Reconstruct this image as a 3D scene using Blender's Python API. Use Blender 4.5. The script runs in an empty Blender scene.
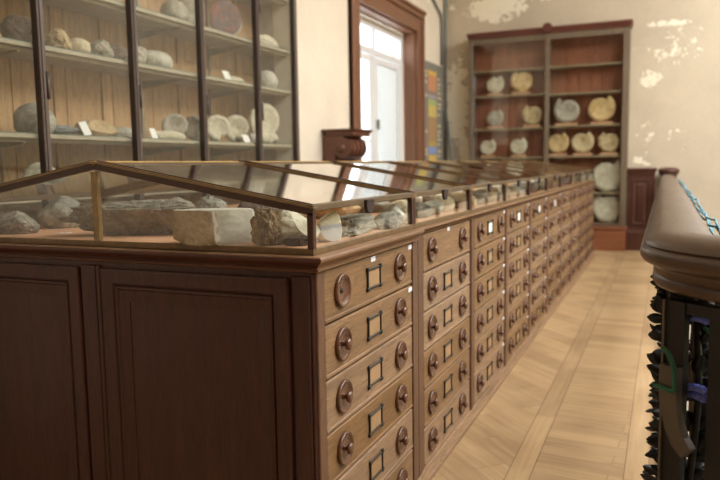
import bpy, bmesh, math, random
from mathutils import Vector, Matrix, noise, Euler
PI = math.pi
sc = bpy.context.scene
COL = sc.collection
def lin(c):
    return tuple(((v/255)/12.92 if v/255 <= .04045 else ((v/255+.055)/1.055)**2.4) for v in c)

# ------------------------------------------------------------------ materials
class N:
    def __init__(s, name):
        s.m = bpy.data.materials.new(name); s.m.use_nodes = True
        s.t = s.m.node_tree; s.t.nodes.clear()
        s.out = s.n('ShaderNodeOutputMaterial')
    def n(s, t, **k):
        o = s.t.nodes.new(t)
        for a, b in k.items(): setattr(o, a, b)
        return o
    def l(s, a, b): s.t.links.new(a, b)
    def sock(s, v, i):
        if isinstance(v, (int, float)): i.default_value = v
        elif isinstance(v, tuple): i.default_value = v if len(v) == len(i.default_value) else v + (1,)
        else: s.l(v, i)
    def math(s, op, a, b=0.0, c=0.0, clamp=False):
        o = s.n('ShaderNodeMath', operation=op); o.use_clamp = clamp
        s.sock(a, o.inputs[0]); s.sock(b, o.inputs[1]); s.sock(c, o.inputs[2])
        return o.outputs[0]
    def mix(s, f, a, b, blend='MIX'):
        o = s.n('ShaderNodeMix', data_type='RGBA', blend_type=blend)
        s.sock(f, o.inputs[0]); s.sock(a, o.inputs[6]); s.sock(b, o.inputs[7])
        return o.outputs[2]
    def ramp(s, f, stops):
        o = s.n('ShaderNodeValToRGB'); e = o.color_ramp.elements
        while len(e) < len(stops): e.new(.5)
        for x, (p, c) in zip(e, stops): x.position = p; x.color = tuple(c) + (1,)
        s.l(f, o.inputs[0]); return o.outputs[0]
    def coords(s, scale=(1, 1, 1), rand=True, kind='Object', rot=(0, 0, 0)):
        tc = s.n('ShaderNodeTexCoord').outputs[kind]
        mp = s.n('ShaderNodeMapping'); mp.inputs['Scale'].default_value = scale; mp.inputs['Rotation'].default_value = rot
        s.l(tc, mp.inputs[0])
        if rand:
            r = s.n('ShaderNodeObjectInfo').outputs['Random']
            v = s.n('ShaderNodeVectorMath', operation='SCALE'); v.inputs[0].default_value = (17, 31, 23); s.l(r, v.inputs['Scale'])
            s.l(v.outputs[0], mp.inputs['Location'])
        return mp.outputs[0]
    def noise(s, v, scale, detail=4, rough=.55, dist=0):
        o = s.n('ShaderNodeTexNoise'); s.l(v, o.inputs['Vector'])
        o.inputs['Scale'].default_value = scale; o.inputs['Detail'].default_value = detail
        o.inputs['Roughness'].default_value = rough; o.inputs['Distortion'].default_value = dist
        return o.outputs[0]
    def bump(s, h, strength=.3, dist=.01):
        o = s.n('ShaderNodeBump'); o.inputs['Strength'].default_value = strength; o.inputs['Distance'].default_value = dist
        s.l(h, o.inputs['Height']); return o.outputs[0]
    def bsdf(s, col, rough=.5, metal=0, normal=None, spec=.5, coat=0):
        b = s.n('ShaderNodeBsdfPrincipled')
        s.sock(col, b.inputs['Base Color']); s.sock(rough, b.inputs['Roughness']); s.sock(metal, b.inputs['Metallic'])
        b.inputs['Specular IOR Level'].default_value = spec; b.inputs['Coat Weight'].default_value = coat
        if normal is not None: s.l(normal, b.inputs['Normal'])
        s.l(b.outputs[0], s.out.inputs[0]); return b

def wood(name, c, axis='y', rough=.4, var=.35, tone=.0, fine=1.0, spec=.4, pore=1.0):
    """grain runs along the axis; tone = how far one copy differs from the next"""
    s = N(name); k = {'x': (1.2, 16, 16), 'y': (16, 1.2, 16), 'z': (16, 16, 1.2)}[axis]
    v = s.coords(tuple(a*fine for a in k))
    a = s.noise(v, 1.6, 6, .6, .6); b = s.noise(v, 9, 3, .6)
    v3 = s.coords(tuple(q*fine*3.2 for q in k)); pores = s.noise(v3, 4, 3, .7)
    g = s.math('ADD', s.math('MULTIPLY', a, .62), s.math('MULTIPLY', b, .38))
    base = lin(c); dk = tuple(x*(1-var) for x in base); lt = tuple(min(1, x*(1+var*.8)) for x in base)
    col = s.ramp(g, [(.34, dk), (.5, base), (.64, lt)])
    col = s.mix(s.math('MULTIPLY', s.math('SUBTRACT', .49, pores, clamp=True), 4.5*pore, clamp=True), col, tuple(x*(1-var)*.62 for x in base))
    if tone:
        r = s.n('ShaderNodeObjectInfo').outputs['Random']
        h = s.n('ShaderNodeHueSaturation'); s.l(col, h.inputs['Color'])
        s.l(s.math('MULTIPLY_ADD', r, tone*2, 1-tone), h.inputs['Value'])
        s.l(s.math('MULTIPLY_ADD', r, -.25, 1.1), h.inputs['Saturation'])
        col = h.outputs[0]
    s.bsdf(col, s.math('MULTIPLY_ADD', a, .25, rough-.12), 0, s.bump(g, .12, .004), spec)
    return s.m
def plain(name, c, rough=.5, metal=0, var=.12, scale=12, bump=.0, spec=.5):
    s = N(name); v = s.coords(); a = s.noise(v, scale, 4)
    base = lin(c)
    col = s.ramp(a, [(.3, tuple(x*(1-var) for x in base)), (.7, tuple(min(1, x*(1+var)) for x in base))])
    s.bsdf(col, rough, metal, s.bump(a, bump, .01) if bump else None, spec)
    return s.m
def stone(name, c1, c2, c3, scale=9, bump=.7):
    s = N(name); v = s.coords()
    a = s.noise(v, scale, 8, .65, .3); b = s.noise(v, scale*5, 5, .7); c = s.noise(v, scale*.35, 3)
    g = s.math('ADD', s.math('MULTIPLY', a, .6), s.math('MULTIPLY', b, .4))
    col = s.ramp(g, [(.33, lin(c1)), (.5, lin(c2)), (.66, lin(c3))])
    col = s.mix(s.math('MULTIPLY', s.math('SUBTRACT', c, .4, clamp=True), 1.6, clamp=True), col, lin(c3))
    s.bsdf(col, .85, 0, s.bump(g, bump, .03), .25)
    return s.m
def glass(name, tint=(.97, .985, .975), gain=1.0, rough=.0):
    s = N(name)
    g = s.n('ShaderNodeNewGeometry')
    d = s.n('ShaderNodeVectorMath', operation='DOT_PRODUCT'); s.l(g.outputs['Normal'], d.inputs[0]); s.l(g.outputs['Incoming'], d.inputs[1])
    c = s.math('ABSOLUTE', d.outputs['Value'])
    p = s.math('POWER', s.math('SUBTRACT', 1.0, c, clamp=True), 5.0)
    f = s.math('MULTIPLY', s.math('MULTIPLY_ADD', p, .96, .04), gain, clamp=True)
    t = s.n('ShaderNodeBsdfTransparent'); t.inputs[0].default_value = tint + (1,)
    gl = s.n('ShaderNodeBsdfGlossy'); gl.inputs['Roughness'].default_value = rough; gl.inputs[0].default_value = (1, 1, 1, 1)
    m = s.n('ShaderNodeMixShader'); s.l(f, m.inputs[0]); s.l(t.outputs[0], m.inputs[1]); s.l(gl.outputs[0], m.inputs[2])
    s.l(m.outputs[0], s.out.inputs[0]); return s.m

def wall_paint(name, c, patches, spots=.6, axes=('X', 'Z'), peel=(250, 240, 215)):
    """old plaster paint, flaked off in the given patches (a, z, ra, rz, amount)"""
    s = N(name); v = s.coords((1, 1, 1), rand=False)
    sep = s.n('ShaderNodeSeparateXYZ'); s.l(v, sep.inputs[0])
    A, Z = sep.outputs[axes[0]], sep.outputs[axes[1]]
    big = s.noise(v, .9, 4, .6); mid = s.noise(v, 8, 8, .7, .5); fine = s.noise(v, 26, 4)
    base = lin(c)
    col = s.ramp(s.math('ADD', s.math('MULTIPLY', big, .75), s.math('MULTIPLY', fine, .25)),
                 [(.3, tuple(x*.84 for x in base)), (.7, tuple(min(1, x*1.08) for x in base))])
    tot = None
    for (a, z, ra, rz, w) in patches:
        da = s.math('POWER', s.math('DIVIDE', s.math('SUBTRACT', A, a), ra), 2.0)
        dz = s.math('POWER', s.math('DIVIDE', s.math('SUBTRACT', Z, z), rz), 2.0)
        e = s.math('MULTIPLY', s.math('SUBTRACT', 1.0, s.math('ADD', da, dz), clamp=True), w)
        tot = e if tot is None else s.math('MAXIMUM', tot, e)
    h = fine
    if tot is not None:
        # flaked where noise beats the threshold inside a patch
        k = s.math('SUBTRACT', s.math('MULTIPLY_ADD', tot, .34, mid), .70)
        m = s.math('MULTIPLY', k, 30.0, clamp=True)
        edge = s.math('MULTIPLY', s.math('ADD', k, .035), 26.0, clamp=True)
        col = s.mix(s.math('MULTIPLY', edge, .45), col, tuple(x*.62 for x in base))
        col = s.mix(m, col, lin(peel))
        h = s.math('SUBTRACT', s.math('MULTIPLY', fine, .2), m)
    s.bsdf(col, .8, 0, s.bump(h, .25, .01), .25)
    return s.m

def parquet(name):
    s = N(name); tc = s.n('ShaderNodeTexCoord').outputs['Object']
    sep = s.n('ShaderNodeSeparateXYZ'); s.l(tc, sep.inputs[0]); X = sep.outputs['X']
    def boards(rot, length, width, off=0.0):
        mp = s.n('ShaderNodeMapping'); s.l(tc, mp.inputs[0]); mp.inputs['Rotation'].default_value = (0, 0, rot); mp.inputs['Location'].default_value = (off, .03, 0)
        b = s.n('ShaderNodeTexBrick'); s.l(mp.outputs[0], b.inputs['Vector'])
        b.inputs['Color1'].default_value = (0, 0, 0, 1); b.inputs['Color2'].default_value = (1, 1, 1, 1); b.inputs['Mortar'].default_value = (.5, .5, .5, 1)
        b.inputs['Scale'].default_value = 1; b.inputs['Mortar Size'].default_value = .0014; b.inputs['Mortar Smooth'].default_value = .3
        b.inputs['Brick Width'].default_value = length; b.inputs['Row Height'].default_value = width
        g = s.n('ShaderNodeMapping'); s.l(mp.outputs[0], g.inputs[0]); g.inputs['Scale'].default_value = (1.5, 22, 1)
        vo = s.n('ShaderNodeVectorMath', operation='ADD'); s.l(g.outputs[0], vo.inputs[0]); 
        sc_ = s.n('ShaderNodeVectorMath', operation='SCALE'); s.l(b.outputs['Color'], sc_.inputs[0]); sc_.inputs['Scale'].default_value = 40; s.l(sc_.outputs[0], vo.inputs[1])
        gr = s.noise(vo.outputs[0], 1.5, 6, .6, .5)
        return b.outputs['Color'], b.outputs['Fac'], gr
    D = boards(PI/4, .62, .17); T = boards(.06, 3.0, .115, 1.9); L = boards(PI/2, 1.9, 4.0, .2); R = boards(PI/2, 2.6, 4.0, .7)
    def less(x): return s.math('LESS_THAN', X, x)
    a1, a2, a3 = less(-.135), less(-.535), less(-.64)
    def pick(i):
        c = s.mix(a1, R[i], T[i]); c = s.mix(a2, c, L[i]); return s.mix(a3, c, D[i])
    tone, gap, gr = pick(0), pick(1), pick(2)
    seam = None
    for x in (-.135, -.535, -.64):
        q = s.math('LESS_THAN', s.math('ABSOLUTE', s.math('SUBTRACT', X, x)), .0025)
        seam = q if seam is None else s.math('MAXIMUM', seam, q)
    seam = s.math('MAXIMUM', seam, gap)
    base = s.mix(tone, lin((190, 158, 116)), lin((136, 106, 74)))
    col = s.mix(.48, base, s.ramp(gr, [(.3, lin((126, 98, 68))), (.5, lin((168, 138, 100))), (.7, lin((192, 166, 126)))]))
    big = s.noise(tc, 1.3, 4)
    col = s.mix(s.math('MULTIPLY', s.math('SUBTRACT', big, .35, clamp=True), 1.3, clamp=True), col, lin((206, 176, 134)))
    col = s.mix(s.math('MULTIPLY', seam, .6), col, lin((70, 46, 28)))
    s.bsdf(col, s.math('MULTIPLY_ADD', gr, .25, .36), 0, s.bump(s.math('SUBTRACT', s.math('MULTIPLY', gr, .15), seam), .3, .003), .4)
    return s.m

M = {}
M['oak'] = wood('drawer_oak', (140, 108, 76), 'y', .42, .36, .17)
M['oak_z'] = wood('stile_oak', (104, 74, 54), 'z', .42, .3)
M['oak_top'] = wood('moulded_oak', (132, 98, 68), 'y', .38, .34)
M['oak_base'] = wood('plinth_oak', (146, 116, 86), 'y', .45, .34)
M['mahog'] = wood('dark_mahogany', (74, 42, 36), 'z', .42, .34)
M['mahog_x'] = wood('dark_mahogany_cross', (84, 48, 40), 'x', .42, .34)
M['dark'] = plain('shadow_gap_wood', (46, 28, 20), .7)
M['knob'] = wood('turned_dark_wood', (104, 68, 48), 'x', .2, .3, spec=.7)
M['iron'] = plain('dark_label_metal', (58, 56, 50), .4, .6)
M['card'] = plain('tan_card', (164, 130, 92), .8)
M['whitecard'] = plain('white_card', (232, 230, 222), .8, var=.03)
M['sticker'] = plain('white_sticker', (230, 232, 240), .6, var=.02)
M['brass'] = plain('aged_brass', (206, 170, 108), .3, .5, .18, 30)
M['brassbase'] = plain('brown_brass_rail', (116, 92, 60), .4, .25, .22, 30)
M['brassdull'] = plain('dull_brass_rail', (140, 116, 78), .36, .25, .22, 30)
M['vwood'] = wood('vitrine_wood', (74, 48, 36), 'x', .38, .3)
M['vwood_y'] = wood('vitrine_wood_long', (98, 80, 56), 'y', .36, .3)
M['felt'] = plain('orange_board', (204, 150, 112), .9, var=.14, scale=6)
M['glass'] = glass('clear_glass')
M['glass_lid'] = glass('lid_glass', (.96, .975, .96), 1.25, .05)
M['glass_case'] = glass('cupboard_glass', (.97, .98, .97), .9)
M['post'] = wood('dark_door_stile', (98, 85, 77), 'z', .35, .2)
M['pine'] = wood('golden_back_panel', (188, 145, 96), 'z', .55, .28, .06)
M['shelfpaint'] = plain('pale_shelf_paint', (164, 154, 130), .6)
M['shelfglass'] = plain('green_grey_shelf_top', (92, 104, 92), .4)
M['endgrey'] = plain('grey_end_board', (190, 182, 164), .7)
M['cream'] = plain('cream_paint', (236, 226, 204), .7, var=.04)
M['bcolumn'] = wood('faded_stile', (114, 98, 78), 'z', .5, .2)
M['bback'] = wood('red_brown_boards', (160, 102, 72), 'z', .55, .34)
M['bshelf'] = wood('faded_shelf', (150, 134, 104), 'x', .55, .15)
M['bcornice'] = wood('red_cornice', (98, 54, 40), 'x', .45, .25)
M['bplinth'] = wood('orange_brown_plinth', (146, 92, 62), 'x', .4, .34)
M['dado'] = wood('dado_mahogany', (84, 50, 38), 'z', .42, .25)
M['doortrim'] = wood('brown_door_trim', (134, 94, 70), 'z', .42, .25)
M['whitepaint'] = plain('white_door_paint', (236, 238, 240), .5, var=.02)
def blind(name):
    s = N(name); d = s.n('ShaderNodeBsdfDiffuse'); d.inputs[0].default_value = (.85, .86, .86, 1)
    t = s.n('ShaderNodeBsdfTranslucent'); t.inputs[0].default_value = (.66, .66, .65, 1)
    m = s.n('ShaderNodeMixShader'); m.inputs[0].default_value = .55; s.l(d.outputs[0], m.inputs[1]); s.l(t.outputs[0], m.inputs[2]); s.l(m.outputs[0], s.out.inputs[0]); return s.m
M['curtain'] = blind('white_blind')
M['console'] = wood('console_walnut', (104, 66, 50), 'x', .35, .3)
M['rail'] = wood('handrail_wood', (80, 60, 44), 'y', .36, .25, spec=.6, pore=.15)
M['castiron'] = plain('black_cast_iron', (38, 38, 37), .45, .3, .2, 40)
M['greyiron'] = plain('grey_and_lit_iron', (104, 96, 88), .5, .5)
M['rope'] = plain('blue_white_rope', (104, 116, 208), .8, var=.6, scale=70)
M['cord'] = plain('green_cord', (50, 104, 84), .8)
M['net'] = plain('turquoise_net', (96, 150, 168), .8, var=.4)
M['conduit'] = plain('grey_pipe', (128, 134, 132), .5, .2)
M['metalstrip'] = plain('shelf_standard_metal', (150, 140, 118), .4, .5)
M['plinthpad'] = plain('buff_stand', (196, 150, 112), .7)
M['wall_l'] = wall_paint('cream_wall', (240, 228, 208), [(11.4, 4.3, .5, .55, .8), (12.0, 2.6, .3, .6, .55)], axes=('Y', 'Z'))
M['wall_b'] = wall_paint('buff_flaking_wall', (208, 193, 168),
    [(-2.75, 4.15, .75, .34, 1.15), (-1.9, 4.3, .5, .2, .9), (-3.45, 2.55, .32, 1.1, 1.15), (-3.4, 3.6, .25, .3, .5), (-3.3, 1.6, .3, .5, .9), (-3.5, 4.3, .3, .25, .6),
     (.1, 3.25, .66, .5, .56), (.0, 3.62, .5, .07, 1.0), (-.25, 2.78, .22, .2, .85), (-.3, 1.85, .2, .5, .62), (-.35, 1.45, .2, .12, 1.0), (.15, 1.85, .3, .5, .45)])
M['wall_p'] = wall_paint('plain_buff_wall', (206, 194, 166), [])
M['ceil'] = plain('white_ceiling', (226, 220, 206), .9, var=.03)
M['floor'] = parquet('oak_parquet')
M['lower'] = plain('lower_hall_floor', (74, 66, 58), .6)  # made dark so less light bounces up under the handrail

ROCK = {
 'grey': stone('grey_stone', (82, 78, 70), (140, 134, 120), (196, 190, 174)),
 'dark': stone('dark_brown_stone', (66, 54, 48), (104, 88, 78), (142, 124, 110)),
 'tan': stone('tan_stone', (122, 96, 66), (172, 144, 104), (210, 186, 146)),
 'cream': stone('cream_stone', (176, 158, 122), (214, 198, 162), (234, 222, 194)),
 'pale': stone('pale_grey_stone', (128, 122, 108), (184, 178, 160), (220, 214, 198)),
 'slab': stone('slab_stone', (70, 62, 54), (140, 130, 114), (200, 190, 172), 12, 1.0),
 'block': stone('cut_block_stone', (140, 124, 98), (190, 174, 146), (220, 206, 180), 14, 1.0),
 'rough': stone('rough_brown_stone', (62, 42, 28), (146, 114, 80), (218, 196, 160), 16, 1.0),
 'white': stone('white_stone', (206, 192, 160), (232, 222, 198), (244, 238, 222), 8, .4),
 'cutface': stone('smooth_cut_face', (186, 178, 160), (202, 194, 176), (214, 208, 192), 6, .15),
 'greycut': stone('smooth_grey_face', (158, 150, 146), (172, 164, 160), (184, 178, 172), 6, .15),
 'red': stone('red_grey_polished', (70, 72, 76), (104, 100, 98), (168, 84, 66), 22, .2),
 'blue': stone('blue_grey_stone', (84, 90, 94), (120, 126, 128), (160, 164, 160)),
 'fossil': stone('buff_fossil', (140, 118, 84), (190, 168, 126), (220, 202, 164), 11, .4),
 'gfossil': stone('grey_fossil', (116, 110, 96), (164, 156, 138), (198, 190, 172), 11, .4),
 'ofossil': stone('ochre_fossil', (150, 118, 74), (202, 170, 116), (228, 204, 156), 11, .4),
 'pfossil': stone('pale_fossil', (156, 146, 120), (200, 190, 162), (226, 218, 196), 11, .4),
}

# ------------------------------------------------------------------ mesh helpers
class MB:
    def __init__(s): s.bm = bmesh.new(); s.mi = 0
    def _mark(s, fs):
        for f in fs: f.material_index = s.mi
    def box(s, x0, x1, y0, y1, z0, z1, bev=0.0, seg=1):
        b = bmesh.new()
        bmesh.ops.create_cube(b, size=1)
        for v in b.verts:
            v.co = Vector(((x0+x1)/2+v.co.x*(x1-x0), (y0+y1)/2+v.co.y*(y1-y0), (z0+z1)/2+v.co.z*(z1-z0)))
        if bev: bmesh.ops.bevel(b, geom=b.edges[:], offset=bev, segments=seg, profile=.5, affect='EDGES')
        s.merge(b); return s
    def merge(s, b, mat=None):
        mp = {}
        for v in b.verts: mp[v] = s.bm.verts.new(mat @ v.co if mat else v.co)
        for f in b.faces:
            try: nf = s.bm.faces.new([mp[v] for v in f.verts]); nf.material_index = s.mi; nf.smooth = f.smooth
            except ValueError: pass
        b.free()
    def bar(s, p, q, w, h, up=(0, 0, 1)):
        """box beam from p to q: w across, h along up"""
        p, q = Vector(p), Vector(q); d = (q-p).normalized(); u = Vector(up); a = d.cross(u).normalized(); u = a.cross(d).normalized()
        r = []
        for c in (p, q): r.append([s.bm.verts.new(c+a*i*w/2+u*j*h/2) for i, j in ((-1, -1), (1, -1), (1, 1), (-1, 1))])
        fs = [s.bm.faces.new(r[0][::-1]), s.bm.faces.new(r[1])]
        for i in range(4): fs.append(s.bm.faces.new([r[0][i], r[0][(i+1) % 4], r[1][(i+1) % 4], r[1][i]]))
        s._mark(fs); return s
    def loft(s, rings, close=True, cap=True, smooth=False):
        R = [[s.bm.verts.new(Vector(p)) for p in r] for r in rings]; fs = []
        n = len(R[0])
        for a, b in zip(R, R[1:]):
            for i in range(n if close else n-1):
                j = (i+1) % n
                f = s.bm.faces.new([a[i], a[j], b[j], b[i]]); f.smooth = smooth; fs.append(f)
        if cap: fs += [s.bm.faces.new(R[0][::-1]), s.bm.faces.new(R[-1])]
        s._mark(fs); return s
    def stack(s, x0, x1, y0, y1, prof):
        """rectangle swept up with (z, outset) pairs: a moulding that runs round all four sides"""
        return s.loft([[(x0-o, y0-o, z), (x1+o, y0-o, z), (x1+o, y1+o, z), (x0-o, y1+o, z)] for z, o in prof])
    def lathe(s, prof, n=24, axis='z', o=(0, 0, 0)):
        """prof: (radius, height)"""
        o = Vector(o); rings = []
        for r, h in prof:
            ring = []
            for i in range(n):
                t = 2*PI*i/n; a, b = max(r, 1e-4)*math.cos(t), max(r, 1e-4)*math.sin(t)
                ring.append(o + Vector({'z': (a, b, h), 'x': (h, a, b), 'y': (b, h, a)}[axis]))
            rings.append(ring)
        return s.loft(rings, smooth=True)
    def tube(s, pts, r, n=8, smooth=True):
        pts = [Vector(p) for p in pts]; rings = []; u = Vector((0, 0, 1))
        rr = r if isinstance(r, (list, tuple)) else [r]*len(pts)
        for i, p in enumerate(pts):
            d = (pts[min(i+1, len(pts)-1)]-pts[max(i-1, 0)]).normalized()
            if abs(d.dot(u)) > .95: u = Vector((1, 0, 0)) if abs(d.x) < .9 else Vector((0, 1, 0))
            a = d.cross(u).normalized(); u = a.cross(d).normalized()
            rings.append([p+(a*math.cos(2*PI*k/n)+u*math.sin(2*PI*k/n))*rr[i] for k in range(n)])
        return s.loft(rings, smooth=smooth)
    def prism(s, poly, a0, a1, axis='y'):
        f = {'y': lambda p, a: (p[0], a, p[1]), 'x': lambda p, a: (a, p[0], p[1]), 'z': lambda p, a: (p[0], p[1], a)}[axis]
        return s.loft([[f(p, a0) for p in poly], [f(p, a1) for p in poly]])
    def sphere(s, c, r, sub=2, sc_=(1, 1, 1)):
        b = bmesh.new(); bmesh.ops.create_icosphere(b, subdivisions=sub, radius=r)
        for f in b.faces: f.smooth = True
        for v in b.verts: v.co = Vector((v.co.x*sc_[0], v.co.y*sc_[1], v.co.z*sc_[2]))+Vector(c)
        s.merge(b); return s
    def mesh(s, name, mats):
        bmesh.ops.recalc_face_normals(s.bm, faces=s.bm.faces[:])
        me = bpy.data.meshes.new(name); s.bm.to_mesh(me); s.bm.free()
        for m in (mats if isinstance(mats, (list, tuple)) else [mats]): me.materials.append(m)
        return me
    def build(s, name, mats, parent=None, loc=(0, 0, 0)):
        return put(name, s.mesh(name, mats), parent, loc)

def put(name, me, parent=None, loc=(0, 0, 0), rot=(0, 0, 0)):
    o = bpy.data.objects.new(name, me); COL.objects.link(o); o.location = loc; o.rotation_euler = rot
    if parent: o.parent = parent
    return o
def tag(o, label, cat, group=None):
    o['label'] = label; o['category'] = cat
    if group: o['group'] = group
    return o
def thing(name, label, cat, loc=(0, 0, 0), rz=0, group=None):
    o = bpy.data.objects.new(name, None); COL.objects.link(o); o.location = loc; o.rotation_euler = (0, 0, rz); o.empty_display_size = .1
    return tag(o, label, cat, group)
def struct(o): o['kind'] = 'structure'; return o
ORD = ['first', 'second', 'third', 'fourth', 'fifth', 'sixth', 'seventh', 'eighth', 'ninth', 'tenth']

# ------------------------------------------------------------------ the setting
WX, BY = -3.7, 12.4
DY0, DY1, DZ = 8.5, 10.81, 3.55     # opening of the garden door in the left wall
w = MB()
w.box(WX-.4, WX, -5, DY0, 0, 6).box(WX-.4, WX, DY1, BY+.3, 0, 6).box(WX-.4, WX, DY0, DY1, DZ, 6)
struct(w.build('wall_left', M['wall_l']))
struct(MB().box(WX, 8, BY, BY+.3, -4.5, 6).build('wall_back', M['wall_b']))
struct(MB().box(8, 8.3, -5, BY+.3, -4.5, 6).build('wall_right', M['wall_p']))
struct(MB().box(WX-.4, 8.3, -5.3, -5, -4.5, 6).build('wall_front', M['dado']))  # unseen wall given dark panelling to cut light on near-side faces
struct(MB().prism([(WX, -5), (5.5, -5), (5.5, -3.1), (.2, 2.0), (.15, 2.15), (.15, BY), (WX, BY)], -.3, 0, 'z').build('floor', M['floor']))
struct(MB().box(WX, 8, -5, BY, -4.6, -4.5).build('floor_lower', M['lower']))
c = MB(); SX0, SX1, SY0, SY1 = 1.2, 7.4, .5, 11.6
c.box(WX-.4, SX0, -5, BY, 6, 6.2).box(SX1, 8.3, -5, BY, 6, 6.2).box(SX0, SX1, -5, SY0, 6, 6.2).box(SX0, SX1, SY1, BY, 6, 6.2)
struct(c.build('ceiling', M['ceil']))
# dado panelling to the right of the back cabinet
DX0, DX1, DF = -.548, -.14, 12.2
d = MB()
d.box(DX0, DX1, DF, BY, .06, 1.24)
d.stack(DX0, DX1, DF, BY-.03, [(0, .0), (0, .02), (.3, .02), (.33, .006), (.36, 0)])
d.stack(DX0+.005, DX1-.01, DF, BY-.05, [(1.22, 0), (1.24, .012), (1.27, .015), (1.3, .035), (1.33, .04), (1.345, .03)])
def panel(mb, x0, x1, z0, z1, y, prof, out=-1):
    """framed panel on a plane facing -y: prof (inset, depth outwards)"""
    rings = [[(x0+i, y+out*h, z0+i), (x1-i, y+out*h, z0+i), (x1-i, y+out*h, z1-i), (x0+i, y+out*h, z1-i)] for i, h in prof]
    mb.loft(rings, cap=False)
    a = rings[-1]; mb._mark([mb.bm.faces.new([mb.bm.verts.new(Vector(p)) for p in a])])
panel(d, DX0+.07, DX1-.07, .42, 1.16, DF, [(0, 0), (.0, .014), (.02, .016), (.04, .003), (.05, .001), (.06, .0015), (.09, .012), (.1, .012)])
struct(d.build('trim_1', M['dado']))
# door casing in the left wall
t = MB()
CW = .27
for (y0, y1) in ((DY0-CW, DY0), (DY1, DY1+CW)):
    t.box(WX, WX+.05, y0, y1, 0, DZ+CW)
    e = y0 if y0 < DY0 else y1-.06
    t.box(WX, WX+.085, e, e+.06, 0, DZ+CW, .012)
t.box(WX, WX+.05, DY0, DY1, DZ, DZ+CW)
t.box(WX, WX+.085, DY0-CW, DY1+CW, DZ+CW-.06, DZ+CW+.02, .012)
t.box(WX, WX+.11, DY0-CW-.03, DY1+CW+.03, DZ+CW+.02, DZ+CW+.08, .015)
for (y0, y1) in ((DY0, DY0+.03), (DY1-.03, DY1)): t.box(WX-.18, WX, y0, y1, 0, DZ)
t.box(WX-.18, WX, DY0, DY1, DZ-.03, DZ)
struct(t.build('trim_2', M['doortrim']))
# white glazed door set back in the opening
dx = WX-.2
a0, a1 = DY0+.03, DY1-.03
f = MB()
ymid = a0+(a1-a0)*.46
f.box(dx-.06, dx, a0, a0+.09, 0, DZ-.03, .006).box(dx-.06, dx, a1-.09, a1, 0, DZ-.03, .006)
f.box(dx-.06, dx, a0+.09, a1-.09, DZ-.15, DZ-.03, .006).box(dx-.06, dx+.01, a0+.09, a1-.09, 3.03, 3.12, .006)
f.box(dx-.06, dx+.005, ymid-.05, ymid+.05, 0, DZ-.15, .006)
door = f.build('door_1', M['whitepaint']); struct(door)
lf = MB()
for (y0, y1) in ((a0+.09, ymid-.05), (ymid+.05, a1-.09)):
    for q in (y0, y1-.1): lf.box(dx-.05, dx-.01, q, q+.1, .02, 3.02, .005)
    lf.box(dx-.05, dx-.01, y0+.1, y1-.1, .02, .7, .005).box(dx-.05, dx-.01, y0+.1, y1-.1, 2.93, 3.02, .005)
lf.box(dx-.05, dx-.012, a0+.19, ymid-.15, 1.78, 1.82)
lf.build('door_leaf', M['whitepaint'], door)
g = MB()
g.box(dx-.034, dx-.028, a0+.19, ymid-.15, .7, 2.93).box(dx-.034, dx-.028, ymid+.15, a1-.19, .7, 2.93)
g.box(dx-.034, dx-.028, a0+.09, ymid-.05, 3.12, DZ-.15).box(dx-.034, dx-.028, ymid+.05, a1-.09, 3.12, DZ-.15)
g.build('door_pane', M['glass'], door)
b = MB(); b.box(dx-.048, dx-.044, ymid+.15, a1-.19, .7, 2.93).build('door_blind', M['curtain'], door)
MB().box(dx-.01, dx+.03, ymid+.09, ymid+.15, 1.98, 2.12, .01).build('door_latch', M['conduit'], door)

# ------------------------------------------------------------------ the double row of drawer cabinets
XC, HW = -1.865, .875                # centre line, half width
Y0 = 1.913; W1 = .972; WU = .934
YB = [Y0] + [Y0+W1+WU*i for i in range(10)]
PITCH, ZB = .183, .045
CUP = [(.0001, .002), (.0, .008), (.012, .008), (.03, .007), (.046, .012), (.052, .019), (.057, .019), (.0595, .012), (.058, .0)]
def cup_mesh(button=True):
    m = MB()
    m.lathe([(.056, 0), (.058, .005), (.057, .011), (.0545, .013), (.0515, .0125), (.047, .009), (.040, .005), (.028, .002), (.012, .001), (.0001, .001)], 32, 'x')
    if button:
        m.lathe([(.013, .0005), (.009, .004), (.0085, .011), (.012, .015), (.0185, .019), (.0205, .024), (.018, .030), (.010, .033), (.0001, .0335)], 20, 'x')
    else:
        m.mi = 1; m.lathe([(.012, .0012), (.012, .0022), (.0001, .0022)], 16, 'x')
    return m.mesh('knob', [M['knob'], M['dark']])
KNOB, KNOBLESS = cup_mesh(), cup_mesh(False)
def holder_mesh(card):
    m = MB(); a, b, r = .060, .035, .0045
    for s_ in (-1, 1):
        m.box(0, .007, -a-r, a+r, s_*b-r, s_*b+r, .002).box(0, .007, s_*a-r, s_*a+r, -b, b, .002)
        for q in (-1, 1): m.box(0, .009, s_*(a+.002)-.008, s_*(a+.002)+.008, q*(b+.002)-.008, q*(b+.002)+.008, .002)
    m.mi = 1; m.box(0, .002, -a, a, -b, b)
    return m.mesh('label_holder', [M['iron'], card])
HOLD, HOLDW = holder_mesh(M['card']), holder_mesh(M['whitecard'])
STK = MB().box(0, .0015, -.021, .021, -.009, .009).mesh('sticker', M['sticker'])
def drawer_mesh(wd):
    m = MB(); h = PITCH-.006; x = HW
    # front board, thumbnail edge and the lip along its foot
    m.loft([[(q, i, i), (q, wd-i, i), (q, wd-i, h-i), (q, i, h-i)] for q, i in ((x-.02, .0), (x-.004, .0), (x+.001, .003), (x+.002, .006))])
    m.box(x-.01, x+.004, .003, wd-.003, .003, .016, .002)
    return m.mesh('drawer', M['oak'])
DR1, DR2 = drawer_mesh(.845), drawer_mesh(.825)

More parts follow.
